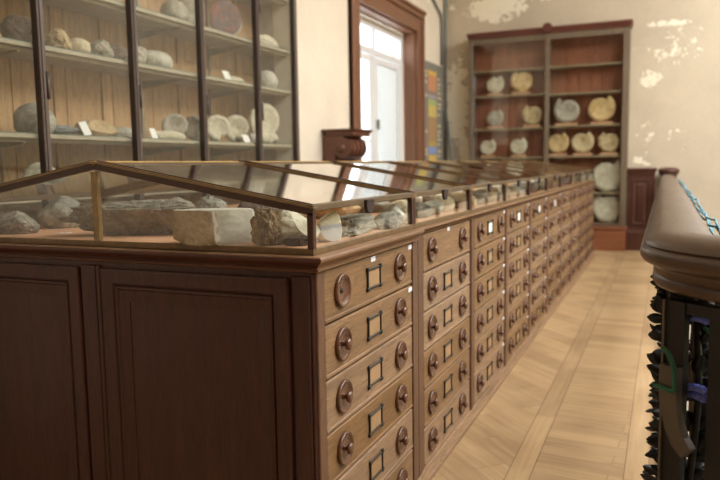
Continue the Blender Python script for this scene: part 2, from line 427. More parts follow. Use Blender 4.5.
def cabinet(i):
    y0, wd = YB[i], (W1 if i == 0 else WU)
    lab = ('nearest oak drawer cabinet, panelled dark end facing the camera' if i == 0 else
           'last oak drawer cabinet, at the far end of the row' if i == 9 else
           '%s oak drawer cabinet from the near end of the row' % ORD[i])
    r = thing('drawer_cabinet', lab, 'cabinet', (XC, y0, 0), 0, 'drawer cabinets in a row')
    px = .012 if i == 0 else 0
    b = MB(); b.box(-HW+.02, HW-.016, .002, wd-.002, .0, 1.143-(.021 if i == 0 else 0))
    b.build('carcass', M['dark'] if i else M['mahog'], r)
    s0, s1 = (.052, .905) if i == 0 else (.094, .927)
    for (q0, q1) in ((0.001, s0), (s1, wd-.001)):
        st = MB(); st.box(HW-.03, HW+.004+px*.5, q0, q1, .04, 1.143-(.021 if i == 0 else 0), .003)
        if i and q0 < .5: st.box(HW-.03, HW+.010, .002, .05, .04, 1.143-(.021 if i == 0 else 0), .004)
        st.build('stile', M['oak_z'], r)
    pb = MB(); pb.stack(-HW, HW+px, (.0 if i else .0), wd, [(0, .0)] * 0 or [(0, 0), (.066, 0)])
    # plinth: stepped skirting on the aisle side
    k = MB(); k.prism([(HW-.03, 0), (HW+.042+px, 0), (HW+.042+px, .022), (HW+.036+px, .028), (HW+.014+px, .032), (HW+.012+px, .04), (HW+.002+px, .044), (HW-.03, .044)], 0.001, wd-.001, 'y')
    k.build('plinth', M['oak_base'], r)
    pb.bm.free()
    if i == 0:
        # panelled end, two framed panels side by side
        e = MB()
        e.box(-HW, HW-.002, -.004, .02, 0, 1.121)
        prof = [(0, 0), (.0, .014), (.006, .016), (.05, .014), (.054, .007), (.058, .006), (.061, .011), (.068, .012), (.074, .007), (.116, .003), (.118, -.006), (.124, -.007)]
        for x0, x1 in ((.03, .79), (-.79, -.075)):
            panel(e, x0, x1, .1, 1.1, -.004, prof)
        e.box(-.07, .0, -.012, .01, .02, 1.11, .003)
        e.box(.004, .024, -.016, .01, .02, 1.11, .004)
        e.box(.80, HW-.012, -.01, .01, .02, 1.11, .003)
        e.box(HW-.012, HW+.002, -.007, .03, .02, 1.12, .005)
        e.stack(-HW, HW, -.004, .03, [(0, .02), (.06, .02), (.075, .012), (.085, 0)])
        e.build('end_panel', M['mahog'], r)
    yk = (.057, .845) if i == 0 else (.099, .825)
    kn = (.187, .745) if i == 0 else (.215, .752)
    yl = .470 if i == 0 else .482
    for j in range(6):
        dz = ZB-(.021 if i == 0 else 0)+PITCH*(5-j)+.003
        dr = put('drawer', DR1 if i == 0 else DR2, r, (px*.3, yk[0], dz))
        zc = PITCH/2+.002
        for q, yy in enumerate(kn):
            me = KNOBLESS if (i == 0 and j == 0 and q == 0) else KNOB
            ko = put('knob', me, dr, (HW+.002, yy-yk[0], zc))
            if me is KNOBLESS: ko['label'] = 'turned cup with its button missing'
        if not (i == 1 and j == 0):
            put('label_holder', HOLDW if (j == 0 and i in (2, 3, 4, 5)) else HOLD, dr, (HW+.002, yl-yk[0], zc))
        st = []
        if i == 0 and j == 0: st = [(.41, .163), (.82, .161)]
        elif i == 0 and j == 1: st = [(.82, .162)]
        elif i == 1 and j == 0: st = [(.40, .165)]
        elif i in (2, 3, 4, 5): st = [(.80, .162)]
        for yy, zz in st: put('sticker', STK, dr, (HW+.0022, yy, zz))
    return r
for i in range(10): cabinet(i)
# continuous moulded tops
MOULD = [(.0, .0), (.08, .010), (.24, .012), (.28, .006), (.36, .007), (.5, .016), (.64, .027), (.76, .031), (.88, .031), (.95, .028), (1.0, .022)]
def mould(z0, z1): return [(z0+(z1-z0)*a, b) for a, b in MOULD]
m = MB().stack(XC-HW, XC+HW+.012, Y0-.004, Y0+W1-.036, mould(1.1215, 1.174))
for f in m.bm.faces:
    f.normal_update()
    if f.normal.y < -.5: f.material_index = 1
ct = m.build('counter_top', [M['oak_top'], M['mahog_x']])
tag(ct, 'moulded oak top of the nearest cabinet, set slightly forward of the rest', 'counter top')
ct = MB().stack(XC-HW, XC+HW, Y0+W1+.03-.024, YB[-1], mould(1.1435, 1.174)).build('counter_top', M['oak_top'])
tag(ct, 'long moulded oak top running over all cabinets behind the nearest one', 'counter top')

# ------------------------------------------------------------------ roof-shaped glass cases on the tops
VB = [Y0+.002, 2.868, 3.842, 4.787, 5.715, 6.645, 7.575, 8.505, 9.435, 10.365, 11.29]
ZV = 1.174; EH, RH = .135, .288        # eave and ridge height above the top
RAKE = (RH-EH)/HW
def vitrine(i):
    y0, y1 = VB[i], VB[i+1]-.004; L = y1-y0
    lab = ('nearest roof-shaped glass display case, over the panelled end' if i == 0 else
           'last roof-shaped glass display case, at the far end of the row' if i == 9 else
           '%s roof-shaped glass display case from the near end' % ORD[i])
    r = thing('glass_display_case', lab, 'display case', (XC, y0, ZV), 0, 'glass cases on the cabinet row')
    bb = MB(); bb.box(-HW+.01, HW-.01, .012, L-.006, .0, .02).build('base_board', M['felt'], r)
    br = MB()
    br.box(-HW, HW, 0, .016, 0, .021, .002).box(-HW, HW, L-.016, L, 0, .021, .002)
    br.box(HW-.016, HW, .016, L-.016, 0, .021, .002).box(-HW, -HW+.016, .016, L-.016, 0, .021, .002)
    br.build('base_rail', M['brassbase'], r)
    for (x, y, h, wx, wy, mt) in ((HW-.011, .011, EH, .022, .022, M['vwood']), (HW-.011, L-.011, EH, .022, .022, M['vwood']), (-HW+.011, .011, EH, .022, .022, M['vwood']), (0, .012, RH-.02, .026, .022, M['brassdull'])):
        MB().box(x-wx/2, x+wx/2, y-wy/2, y+wy/2, .018, h, .002).build('post', mt, r)
    # gable rafters
    for (yy, nm) in ((.011, 'gable_rafter'), (L-.011, 'gable_rafter')):
        for s_ in (-1, 1):
            gm = MB()
            gm.bar((s_*HW, yy, EH), (0, yy, RH), .022, .021)
            gm.mi = 1; gm.bar((s_*(HW+.004), yy, EH+.0125), (0, yy, RH+.0135), .024, .004)
            gm.build(nm, [M['vwood'] if (i == 0 and yy < .1) else M['brassdull'], M['brassdull']], r)
    MB().box(-.014, .014, 0, L, RH+.0, RH+.018, .003).build('ridge_bar', M['brass'], r)
    for s_ in (-1, 1):
        # hinged lid: rails along ridge and eave, sloping stiles, pane
        def at(u, z=0): return (s_*(.012+u*(HW-.012)), RH-.004-RAKE*(u*(HW-.012))+z)
        ld = MB()
        x, z = at(.985, .014); ld.box(min(x, x-s_*.0)-.014, x+.014, .001, L-.001, z-.013, z+.009, .003)
        x, z = at(.02, .012); ld.box(x-.014, x+.014, .001, L-.001, z-.008, z+.008, .003)
        for yy in (.016, L-.016):
            ld.mi = 1; p, q = at(0, .016), at(1, .016); ld.bar((p[0], yy, p[1]), (q[0], yy, q[1]), .024, .012)
            ld.mi = 2; ld.bar((p[0], yy, p[1]+.0075), (q[0], yy, q[1]+.0075), .008, .004)
            ld.mi = 0
        lo = ld.build('lid', [M['vwood_y'], M['brassdull'], M['mahog_x']], r)
        gp = MB(); p, q = at(.02, .014), at(.985, .014)
        gp.bar(((p[0]+0), L/2, p[1]), (q[0], L/2, q[1]), L-.05, .004)
        gp.build('lid_pane', M['glass_lid'], lo)
    fr = MB(); fr.box(HW-.011, HW-.007, .022, L-.022, .019, EH-.01); fr.build('front_pane', M['glass'], r)
    fr = MB(); fr.box(-HW+.007, -HW+.011, .022, L-.022, .019, EH-.01); fr.build('front_pane', M['glass'], r)
    if i in (0, 9):
        yy = .010 if i == 0 else L-.012
        MB().prism([(-HW+.02, .02), (HW-.02, .02), (HW-.02, EH-.008), (0, RH-.014), (-HW+.02, EH-.008)], yy, yy+.004, 'y').build('gable_pane', M['glass'], r)
    # lid latch: a dark half-disc tab on the eave
    lt = MB(); yc = L*.46
    poly = [(yc-.034, EH+.012)] + [(yc+.034*math.cos(t), EH-.002+.03*math.sin(t)) for t in [PI+PI*k/12 for k in range(13)]] + [(yc+.034, EH+.012)]
    lt.prism(poly, HW, HW+.012, 'x'); lt.box(HW-.01, HW+.014, yc-.034, yc+.036, EH+.012, EH+.018, .002)
    lt.build('latch', M['dark'], r)
for i in range(10): vitrine(i)

# ------------------------------------------------------------------ rocks and fossils
def rock_mesh(dims, seed, cuts=5, rough=.18, sub=4, tight=.62, pits=0.0, face=None, strata=0.0, layers=4):
    """a broken stone: displaced sphere sliced by random planes, flat where it rests"""
    rnd = random.Random(seed); b = bmesh.new(); bmesh.ops.create_icosphere(b, subdivisions=sub, radius=1)
    off = Vector((seed*3.17 % 50, seed*7.3 % 50, seed*1.9 % 50))
    pl = []
    for k in range(cuts):
        n = Vector((rnd.uniform(-1, 1), rnd.uniform(-1, 1), rnd.uniform(-.5, 1))).normalized(); pl.append((n, rnd.uniform(tight, .92)))
    if face: pl += [(Vector(n).normalized(), dd) for n, dd in face]
    for v in b.verts:
        p = v.co.copy(); n0 = p.normalized()
        p *= 1+rough*(noise.fractal(n0*1.3+off, 1.0, 2.1, 3))
        for n, dd in pl:
            e = p.dot(n)-dd
            if e > 0: p -= n*e*.97
        p *= 1+rough*.35*noise.fractal(n0*4+off, .9, 2.0, 4)
        if strata:
            q = math.floor(p.z*layers+.6*noise.noise(n0*1.1+off)); h = 1+strata*noise.noise(Vector((q*3.7+seed, n0.x*1.6, n0.y*1.6)))*1.5
            p.x *= h; p.y *= h
        p += n0*rough*.12*noise.fractal(n0*11+off, .8, 2.0, 4)
        if pits: p *= 1-pits*max(0, noise.noise(n0*7+off))
        v.co = p
    lo = [min(v.co[i] for v in b.verts) for i in range(3)]; hi = [max(v.co[i] for v in b.verts) for i in range(3)]
    cut = lo[2]+(hi[2]-lo[2])*.16
    for v in b.verts:
        v.co.z = max(v.co.z, cut)
        v.co = Vector(((v.co.x-(lo[0]+hi[0])/2)/(hi[0]-lo[0])*dims[0], (v.co.y-(lo[1]+hi[1])/2)/(hi[1]-lo[1])*dims[1], (v.co.z-cut)/(hi[2]-cut)*dims[2]))
    for f in b.faces: f.smooth = rough < .12
    m = MB(); m.bm.free(); m.bm = b
    return m
def rock(name, label, mat, loc, dims, rz=0, seed=1, group=None, cat='rock', **k):
    o = rock_mesh(dims, seed, **k).build(name, mat if isinstance(mat, list) else ROCK[mat]); o.location = loc; o.rotation_euler = (0, 0, rz)
    return tag(o, label, cat, group)
V1 = 'stones in the nearest glass case'
ZR = ZV+.02
RZ = .41
def at_(px): return px
rock('rock', 'flat pitted grey-brown rock at the left end of the nearest case', 'slab', (-2.43, 2.06, ZR), (.19, .14, .093), RZ, 3, V1, cuts=4, rough=.2, pits=.12)
rock('boulder', 'rounded grey boulder standing behind the long slab, left of the centre post', 'grey', (-2.475, 2.34, ZR), (.20, .18, .142), RZ, 8, V1, cuts=2, rough=.1, pits=.06)
sl = rock('rock_slab', 'long dark grey layered slab lying behind the centre post', 'slab', (-1.87, 2.14, ZR), (.64, .18, .138), RZ-.05, 12, V1, cuts=3, rough=.3, sub=6, tight=.6, strata=.3, layers=3, face=[((0, -.25, 1), .5), ((0, -1, -.8), .45)])
# the sawn block: rough tan faces, one paler sawn face on the right
bk = rock_mesh((.285, .15, .118), 21, cuts=2, rough=.07, sub=5, tight=.8, face=[((0, 0, 1), .52), ((-.55, -1, 0), .56), ((.75, -.8, .05), .52), ((-1, .1, 0), .72), ((1, .3, .1), .72), ((0, 1, 0), .6)])
for f in bk.bm.faces:
    f.normal_update()
    if f.normal.dot(Vector((.75, -.8, .05)).normalized()) > .86 : f.material_index = 1
    if f.normal.z > .8 and f.calc_center_median().z > .08: f.material_index = 1
o = bk.build('rock', [ROCK['block'], ROCK['cutface']], None, (-1.388, 1.97, ZR)); o.rotation_euler = (0, 0, RZ)
tag(o, 'flat-topped tan block with a paler sawn right face, right of the slab', 'rock', V1)
rock('rock', 'rough crumbly brown and cream rock between the sawn block and the corner', 'rough', (-1.195, 1.985, ZR), (.115, .10, .127), RZ, 33, V1, cuts=3, rough=.34, sub=5, pits=.15)
o = rock('rock', 'white angular stone chunk leaning beside the brown crumbly rock', 'white', (-1.112, 2.045, ZR), (.17, .10, .122), RZ+.2, 41, V1, cuts=6, rough=.12, tight=.5, face=[((.7, -.6, .6), .35), ((.8, 0, .9), .35)])
rock('rock', 'dark broken stone at the foot of the white chunk', 'dark', (-1.09, 1.99, ZR), (.09, .05, .036), RZ, 44, V1, cuts=5, rough=.2)
cr = rock_mesh((.085, .12, .105), 47, cuts=2, rough=.08, sub=4, tight=.7, face=[((1, -.7, .35), .4), ((-.3, -.2, 1), .6)])
for f in cr.bm.faces:
    f.normal_update()
    if f.normal.dot(Vector((1, -.7, .35)).normalized()) > .9 and f.calc_center_median().z < .06: f.material_index = 1
o = cr.build('rock', [ROCK['cream'], ROCK['greycut']], None, (-1.05, 2.14, ZR)); o.rotation_euler = (0, 0, .1)
tag(o, 'cream wedge with a smooth grey cut tip behind the corner post', 'rock', V1)
rock('rock_slab', 'flat pitted grey slab behind the front pane of the nearest case', 'grey', (-1.075, 2.42, ZR), (.13, .31, .072), .12, 52, V1, sub=5, cuts=4, rough=.2, tight=.6, strata=.15, pits=.1, face=[((0, 0, 1), .5)])
rock('shell', 'grey curved shell fragment beyond the pitted slab, nearest case', 'grey', (-1.03, 2.635, ZR), (.07, .13, .07), -.4, 57, V1, 'fossil', cuts=3, rough=.12)
rock('shell', 'pale shell cast at the far end of the nearest case', 'pale', (-1.04, 2.755, ZR), (.10, .12, .095), .3, 59, V1, 'fossil', cuts=3, rough=.12)
back = [(-2.05, 2.62, .17, .13, .125, 'pale', 'rounded pale stone behind the long slab, left of the case centre'),
        (-1.9, 2.66, .15, .13, .13, 'grey', 'grey domed stone behind the long slab near the case centre'),
        (-1.62, 2.6, .19, .14, .13, 'dark', 'dark peaked stone behind the right end of the long slab'),
        (-1.42, 2.55, .16, .13, .14, 'pale', 'pale pointed stone behind the sawn block'),
        (-1.27, 2.35, .14, .12, .13, 'tan', 'tan stone behind the crumbly brown rock'),
        (-2.62, 2.45, .14, .13, .10, 'pale', 'pale stone at the far left of the nearest case')]
for k, (x, y, a, b_, h, mt, lb) in enumerate(back): rock('rock', lb, mt, (x, y, ZR), (a, b_, h), RZ, 70+k, V1, cuts=4, rough=.2)
cd = MB().box(-.022, .022, -.014, .014, 0, .002).build('specimen_label', M['whitecard'], None, (-2.235, 2.13, ZR)); cd.rotation_euler = (0, 0, .5)
tag(cd, 'small white paper label beside the long slab', 'label')
cd = MB().box(-.002, .002, -.02, .02, 0, .045).build('specimen_label', M['whitecard'], None, (-1.165, 2.62, ZR+.0)); cd.rotation_euler = (0, 0, .1)
tag(cd, 'white paper label upright behind the pitted slab', 'label')
rnd = random.Random(5)
SHP = [('rock', 'angular'), ('rock', 'rounded'), ('rock', 'lumpy'), ('rock', 'flattish')]
for i in range(1, 10):
    y0, y1 = VB[i]+.06, VB[i+1]-.06; n = 4 if i < 7 else 3
    for k in range(n):
        L = (y1-y0)/n; mt, nm = rnd.choice([('grey', 'grey'), ('pale', 'pale grey'), ('tan', 'tan'), ('cream', 'cream'), ('slab', 'dark grey')])
        sh = SHP[rnd.randrange(4)][1]; cu, ro = {'angular': (6, .14), 'rounded': (1, .1), 'lumpy': (2, .26), 'flattish': (3, .16)}[sh]
        if i == 1 and k == 0: mt, nm, sh, cu, ro = 'cream', 'cream', 'angular', 7, .16
        h = rnd.uniform(.08, .105)*(.75 if sh == 'flattish' else 1)
        w_ = rnd.uniform(.7, .9)
        rock('rock', '%s %s stone, %s along the aisle side of the %s glass case' % (nm, sh, ORD[k], 'last' if i == 9 else ORD[i]), mt,
             (-1.09-rnd.uniform(0, .03), y0+L*(k+.5), ZR), (rnd.uniform(.11, .16), L*w_, h), rnd.uniform(-.2, .2), 100+i*10+k, 'stones along the aisle side of the glass cases', cuts=cu, rough=ro, sub=3)
    if i < 7:
        for k in range(2):
            mt, nm = [('slab', 'dark grey'), ('tan', 'tan'), ('pale', 'pale grey'), ('grey', 'grey')][(i+k*2) % 4]
            rock('rock', 'large %s stone near the middle of the %s glass case, %s half' % (nm, ORD[i], ['near', 'far'][k]), mt,
                 (-1.42-rnd.uniform(0, .1), y0+(y1-y0)*(.27+.46*k), ZR), (.26, (y1-y0)*.38, rnd.uniform(.11, .15)), rnd.uniform(-.3, .3), 300+i*10+k, 'stones in the middle of the glass cases', cuts=5, rough=.18, sub=3)

def ammonite_mesh(R, th, turns=8, ribs=34, seed=0, rib=.07, spiky=0.0, mouth=1.0, grow=1.5):
    """coiled shell lying in the XZ plane, centre at the origin, mouth towards the top"""
    m = MB(); rings = []; n = 14; steps = int(turns*44); t1 = 2*PI*turns; g = math.log(grow)/(2*PI)
    for s_ in range(steps+1):
        t = t1*s_/steps; k = math.exp(g*(t-t1)); a = R*k*.25; c = R*k*.75
        rb = 1+rib*math.cos(ribs*t)*(.3+.7*k)
        if spiky: rb += spiky*max(0, math.cos(ribs*.5*t))**3
        ring = []; ph = t-t1+mouth
        for q in range(n):
            u = 2*PI*q/n; e = rb if math.cos(u) > -.3 else 1
            rr = c+a*math.cos(u)*e; yy = a*math.sin(u)*th*rb
            ring.append((rr*math.cos(ph), yy, rr*math.sin(ph)))
        rings.append(ring)
    xs = [p[0] for r_ in rings for p in r_]; zs = [p[2] for r_ in rings for p in r_]
    kx, kz = 2*R/(max(xs)-min(xs)), 2*R/(max(zs)-min(zs)); cx_ = (max(xs)+min(xs))/2
    m.loft([[((p[0]-cx_)*kx, p[1], p[2]*kz) for p in r_] for r_ in rings], smooth=True)
    return m
def ammonite(label, mat, loc, R, th, rz=0, group=None, tilt=0, stand=None, seed=0, flip=False, **k):
    r = thing('ammonite', label, 'fossil', loc, rz, group); base = 0
    if stand: base = stand; MB().box(-R*.8, R*.8, -.07, .07, 0, stand, .004).build('stand', M['plinthpad'], r)
    sh = ammonite_mesh(R, th, **k).build('shell', ROCK[mat], r)
    low = min((v.co.z for v in sh.data.vertices))
    sh.rotation_euler = (tilt, 0, 0); sh.location = (0, 0, base-low*math.cos(tilt)+.002+abs(math.sin(tilt))*R*.2)
    if flip: sh.scale = (-1, 1, 1)
    return r

# ------------------------------------------------------------------ glazed cabinet at the back wall
FY = 12.05
bc = thing('display_cabinet', 'tall two-bay glazed wooden cabinet of ammonites against the back wall', 'display cabinet', (-1.83, FY, 0))
OX = -1.83
def bx(n, mt, *a, bev=.0, par=None): return MB().box(*[v-OX if q < 2 else (v-FY if q < 4 else v) for q, v in enumerate(a)], bev).build(n, M[mt], par or bc)
bx('side_panel', 'bcolumn', -3.15, -3.11, FY+.03, BY-.005, .40, 3.555); bx('side_panel', 'bcolumn', -.59, -.56, FY+.03, BY-.005, .40, 3.555)
bx('divider', 'bcolumn', -1.84, -1.81, FY+.05, BY-.03, .44, 3.56)
bp = MB()
for k in range(13):
    x0 = -3.11+k*.1938; bp.box(x0-OX+.002, x0+.192-OX, .32, .345, .42, 3.56, .003)
for z in (1.32, 2.36, 3.2): bp.box(-3.11-OX, -.59-OX, .312, .33, z, z+.12, .004)
bp.build('back_panel', M['bback'], bc)
bx('top_board', 'bback', -3.11, -.59, FY+.03, BY-.01, 3.52, 3.56); bx('bottom_board', 'bshelf', -3.11, -.59, FY+.03, BY-.01, .40, .44)
pl = MB(); pl.stack(-3.15-OX, -.555-OX, -.02, BY-FY-.04, [(0, .0), (.34, 0), (.35, .012), (.38, .018), (.4, .012)]); pl.build('plinth', M['bplinth'], bc)
for (x0, x1) in ((-3.15, -3.075), (-1.865, -1.79), (-.655, -.555)): bx('stile', 'bcolumn', x0, x1, FY, FY+.04, .40, 3.56, bev=.008)
for (x0, x1) in ((-3.075, -1.865), (-1.79, -.655)):
    bx('rail', 'bcolumn', x0, x1, FY+.002, FY+.038, 3.46, 3.56, bev=.008); bx('rail', 'bcolumn', x0, x1, FY+.002, FY+.038, .41, .45, bev=.008)
    bx('door_pane', 'glass_case', x0-.005, x1+.005, FY+.016, FY+.021, .45, 3.46)
cn = MB(); cn.stack(-3.15-OX, -.555-OX, 0, BY-FY-.07, [(3.56, .005), (3.575, .012), (3.6, .014), (3.62, .028), (3.655, .032), (3.665, .024)]); cn.build('cornice', M['bcornice'], bc)
fn = MB(); fn.lathe([(.07, -.05), (.08, -.03), (.075, -.01), (.045, .005), (.0, .01)], 20, 'y', (-1.825-OX, -.03, 3.645)); 
fn.build('finial', M['bcornice'], bc)
for z in (3.035, 2.61, 2.05, 1.555, .98): bx('shelf', 'bshelf', -3.11, -1.84, FY+.055, BY-.06, z-.032, z, bev=.004)
for z in (3.035, 2.59, 2.06, 1.56, .955): bx('shelf', 'bshelf', -1.81, -.59, FY+.055, BY-.06, z-.032, z, bev=.004)
GA = 'ammonites in the back cabinet'
YS = 12.2
for (x, z, w_, mt, fl, th, lb, kw) in [
    (-2.72, 2.61, .30, 'pfossil', 0, .8, 'small pale ammonite, left of the pair on the left bay second shelf', {}),
    (-2.27, 2.61, .37, 'ofossil', 1, .9, 'larger ochre ammonite, right of the pair on the left bay second shelf', dict(rib=.02)),
    (-2.72, 2.05, .29, 'gfossil', 0, .8, 'small grey ribbed ammonite on the left bay third shelf', {}),
    (-2.08, 2.05, .345, 'fossil', 1, .8, 'buff ribbed ammonite on the right of the left bay third shelf', {}),
    (-2.84, 1.555, .28, 'pfossil', 0, .8, 'small pale ammonite on the left of the left bay fourth shelf', {}),
    (-2.31, 1.555, .29, 'pfossil', 0, .8, 'small pale ammonite on the right of the left bay fourth shelf', dict(rib=.1)),
    (-1.53, 2.06, .42, 'gfossil', 1, .9, 'big grey ammonite on the left of the right bay third shelf', dict(rib=.03)),
    (-.97, 2.06, .43, 'ofossil', 0, .8, 'big ochre ammonite on the right of the right bay third shelf', dict(rib=.04)),
    (-1.655, 1.56, .35, 'ofossil', 0, .7, 'ochre flat ammonite, first of three on the right bay fourth shelf', dict(rib=.03)),
    (-1.26, 1.56, .355, 'fossil', 0, .7, 'buff ammonite, middle of three on the right bay fourth shelf', {}),
    (-.845, 1.56, .34, 'fossil', 1, .8, 'dark-banded ammonite, last of three on the right bay fourth shelf', dict(rib=.12))]:
    ammonite(lb, mt, (x, YS, z), w_*.5, th, 0, GA, stand=.04, flip=bool(fl), **kw)
ammonite('large pale knobbly ammonite on the right bay shelf just above the bottom', 'pfossil', (-.84, 12.22, .955), .27, .55, 0, GA, spiky=.14, ribs=30)
ammonite('large pale smooth ammonite standing on the bottom of the right bay', 'pfossil', (-.85, 12.22, .44), .25, .8, 0, GA, rib=.03, flip=True)

# ------------------------------------------------------------------ tall glazed cupboard along the left wall
CX, CB = -3.22, WX
CY0, CY1 = 1.3, 5.955
lc = thing('display_cupboard', 'tall glazed cupboard with dark stiles and pale shelves along the left wall', 'display cabinet', (CX, CY0, 0))
def lx(n, mt, x0, x1, y0, y1, z0, z1, bev=0, par=None): return MB().box(x0-CX, x1-CX, y0-CY0, y1-CY0, z0, z1, bev).build(n, M[mt], par or lc)
CT = 3.3
bp = MB()
bp.box(CB+.004-CX, CB+.016-CX, 0, CY1-CY0, .1, CT)
k = 0; y = CY0+.02
while y < CY1-.1:
    bp.box(CB+.016-CX, CB+.034-CX, y-CY0, y+.10-CY0, .1, CT, .004)
    bp.box(CB+.016-CX, CB+.024-CX, y+.112-CY0, y+.418-CY0, .12, 2.2, .003)
    bp.box(CB+.016-CX, CB+.027-CX, y+.105-CY0, y+.42-CY0, 2.33, 2.52, .006)
    bp.box(CB+.016-CX, CB+.027-CX, y+.105-CY0, y+.42-CY0, 2.62, CT-.02, .006)
    y += .43
for z in (2.21, 2.53): bp.box(CB+.016-CX, CB+.032-CX, 0, CY1-CY0, z, z+.09, .003)
bp.build('back_panel', M['pine'], lc)
PY = [1.33, 2.18, 2.962, 3.723, 4.468, 5.263]
for j, y in enumerate(PY):
    p = MB(); p.box(-.03, .02, y-.024-CY0, y+.024-CY0, .1, CT, .004)
    p.box(.02, .026, y-.008-CY0, y+.008-CY0, .1, CT)
    st = p.build('door_stile', M['post'], lc)
    if j > 1:
        for z in ((1.85, 2.0), (2.75, 2.9)): MB().tube([(.027, y-CY0+.02, z[0]), (.027, y-CY0+.02, z[1])], .009, 8).build('hinge', M['post'], st)
p = MB(); p.box(-.03, .02, CY1-.05-CY0, CY1-CY0, .0, CT, .004); p.build('corner_post', M['post'], lc)
for a, b_ in zip(PY, PY[1:]+[CY1-.03]): lx('door_pane', 'glass_case', CX-.008, CX-.003, a+.02, b_-.02, .12, CT-.05)
lx('top_board', 'post', CB+.005, CX+.02, CY0, CY1, CT, CT+.08, .01)
lx('plinth', 'post', CB+.005, CX+.02, CY0, CY1-.051, 0, .1, .01)
lx('end_board', 'endgrey', CB+.005, -3.44, CY1-.035, CY1-.01, .0, CT)
lx('end_strip', 'cream', -3.44, CX-.031, CY1-.04, CY1-.006, .0, CT, .004)  # board and cream strip stand in for a glazed end showing the wall
lx('end_board', 'pine', CB+.005, CX-.031, CY0, CY0+.03, .0, CT)
SH = [1.30, 1.66, 2.16, 2.53, 3.0]
SHD = {1.66: .02, 2.16: .06, 2.53: .07}
for z in SH:
    s_ = lx('shelf', 'shelfpaint', CB+.04, CX-.035, CY0+.03, CY1-.045, z-.030, z-.005, .003)
    q = MB(); q.box(CB+.04-CX, -.036, .03, CY1-CY0-.045, z-.005, z); q.build('shelf_surface', M['shelfglass'], s_)
    q = MB(); q.box(-.10, -.075, .03, CY1-CY0-.045, z-.050, z-.0305); q.build('shelf_lip', M['shelfpaint'], s_)
for y in (1.9, 2.86, 4.31, 5.2):
    lx('shelf_standard', 'metalstrip', CB+.034, CB+.044, y-.015, y+.015, .1, CT)
    for z in SH[:4]:
        MB().prism([(CB+.045-CX, z-.05), (-.05, z-.05), (-.05, z-.06), (CB+.045-CX, z-.11)], y-CY0-.004, y-CY0+.004, 'y').build('shelf_bracket', M['metalstrip'], lc)
XR = -3.38
GL = 'stones and fossils in the left wall cupboard'
def lrock(lb, mt, y, w_, h, z, seed, dx_=0.0, d_=.2, nm='rock', cat='rock', **k):
    return rock(nm, lb, mt, (XR+dx_, y*.978, z), (d_, w_*.98, h-SHD.get(z, 0)), 0, seed, GL, cat, **k)
z1, z2, z3 = SH[1], SH[2], SH[3]
lrock('big dark brown rounded rock at the near end of the middle shelf', 'dark', 3.03, .215, .225, z2, 201, cuts=1, rough=.14, pits=.05)
lrock('lumpy tan rock next to the dark brown one, middle shelf', 'tan', 3.31, .20, .19, z2, 202, cuts=2, rough=.28)
lrock('small rounded yellowish rock beside the lumpy tan one', 'cream', 3.47, .14, .165, z2, 203, cuts=1, rough=.1)
lrock('small brown-grey stone left of the long flattened one, middle shelf', 'gfossil', 3.66, .19, .19, z2, 204, cuts=2)
lrock('long flattened purplish-grey stone on the middle shelf', 'dark', 3.80, .28, .19, z2, 205, dx_=-.06, cuts=2, rough=.15)
lrock('dark mottled stone behind the second dark stile, middle shelf', 'gfossil', 4.0, .23, .20, z2, 206, cuts=2)
lrock('smooth pale oval boulder on the middle shelf', 'pale', 4.24, .30, .195, z2, 207, cuts=0, rough=.07)
lrock('pale bone-shaped stone behind a white card, middle shelf', 'pfossil', 5.28, .27, .12, z2, 208, cuts=1, rough=.1, d_=.1)
lrock('pale round nautilus-like stone at the far end of the middle shelf', 'pale', 5.84, .22, .24, z2, 209, cuts=0, rough=.06, dx_=-.02)
lrock('grey ball-shaped stone at the near end of the low shelf', 'grey', 3.11, .255, .205, z1, 210, cuts=0, rough=.07, pits=.04)
lrock('flat blue-grey stones beside the grey ball, low shelf', 'blue', 3.325, .2, .085, z1, 211, cuts=3, rough=.15)
lrock('tan flat layered rock right of the upright card, low shelf', 'tan', 3.59, .32, .13, z1, 212, cuts=3, rough=.15)
lrock('pale flat elongated stone behind the tan layered rock', 'pale', 3.885, .28, .095, z1, 213, cuts=2, rough=.12, d_=.12)
lrock('long pale bone-like fossil in front of the grey ammonite, low shelf', 'pfossil', 4.29, .40, .085, z1, 214, cuts=1, rough=.16, d_=.08, dx_=.05, nm='bone', cat='fossil')
lrock('grey rounded stone on the top shelf, left of the standing disc', 'gfossil', 4.47, .215, .23, z3, 215, cuts=1, rough=.08)
lrock('pale long flat stone at the far end of the top shelf', 'pfossil', 5.83, .42, .19, z3, 216, cuts=1, rough=.14, d_=.14)
lrock('grey stone on the top shelf above the near bays', 'grey', 3.6, .25, .15, z3, 217, cuts=3)
lrock('pale stone on the top shelf near the first dark stile', 'pale', 3.2, .22, .14, z3, 218, cuts=3)
SC = {1.66: .76, 2.53: .74, 1.30: .72}
def lamm(lb, mt, y, w_, z, th=.7, rz=1.0, dx_=0, **k):
    k.setdefault('mouth', 5.0+.9*math.sin(y*7)); return ammonite(lb, mt, (XR+dx_, y*.978, z), w_*.5*SC.get(z, 1), th, rz, GL, **k)
lamm('grey plain disc ammonite standing on the top shelf', 'gfossil', 4.66, .29, z3, rib=.02)
o = lamm('large polished red and grey ammonite slice with pale rim, top shelf', 'red', 5.16, .40, z3, .4, rz=1.1, rib=.01)
o = lamm('pale ammonite half seen behind the red and grey slice, top shelf', 'pfossil', 5.36, .38, z3, .5, dx_=-.12, rib=.03)
lamm('grey ammonite standing first from the left on the low shelf', 'gfossil', 4.42, .26, z1, .6, rz=.9)
lamm('grey strongly ribbed ammonite turned sideways, second on the low shelf', 'gfossil', 4.67, .26, z1, 1.2, rz=.35, rib=.12)
lamm('pale coiled ammonite facing out, behind the third dark stile, low shelf', 'pfossil', 4.98, .29, z1, .8)
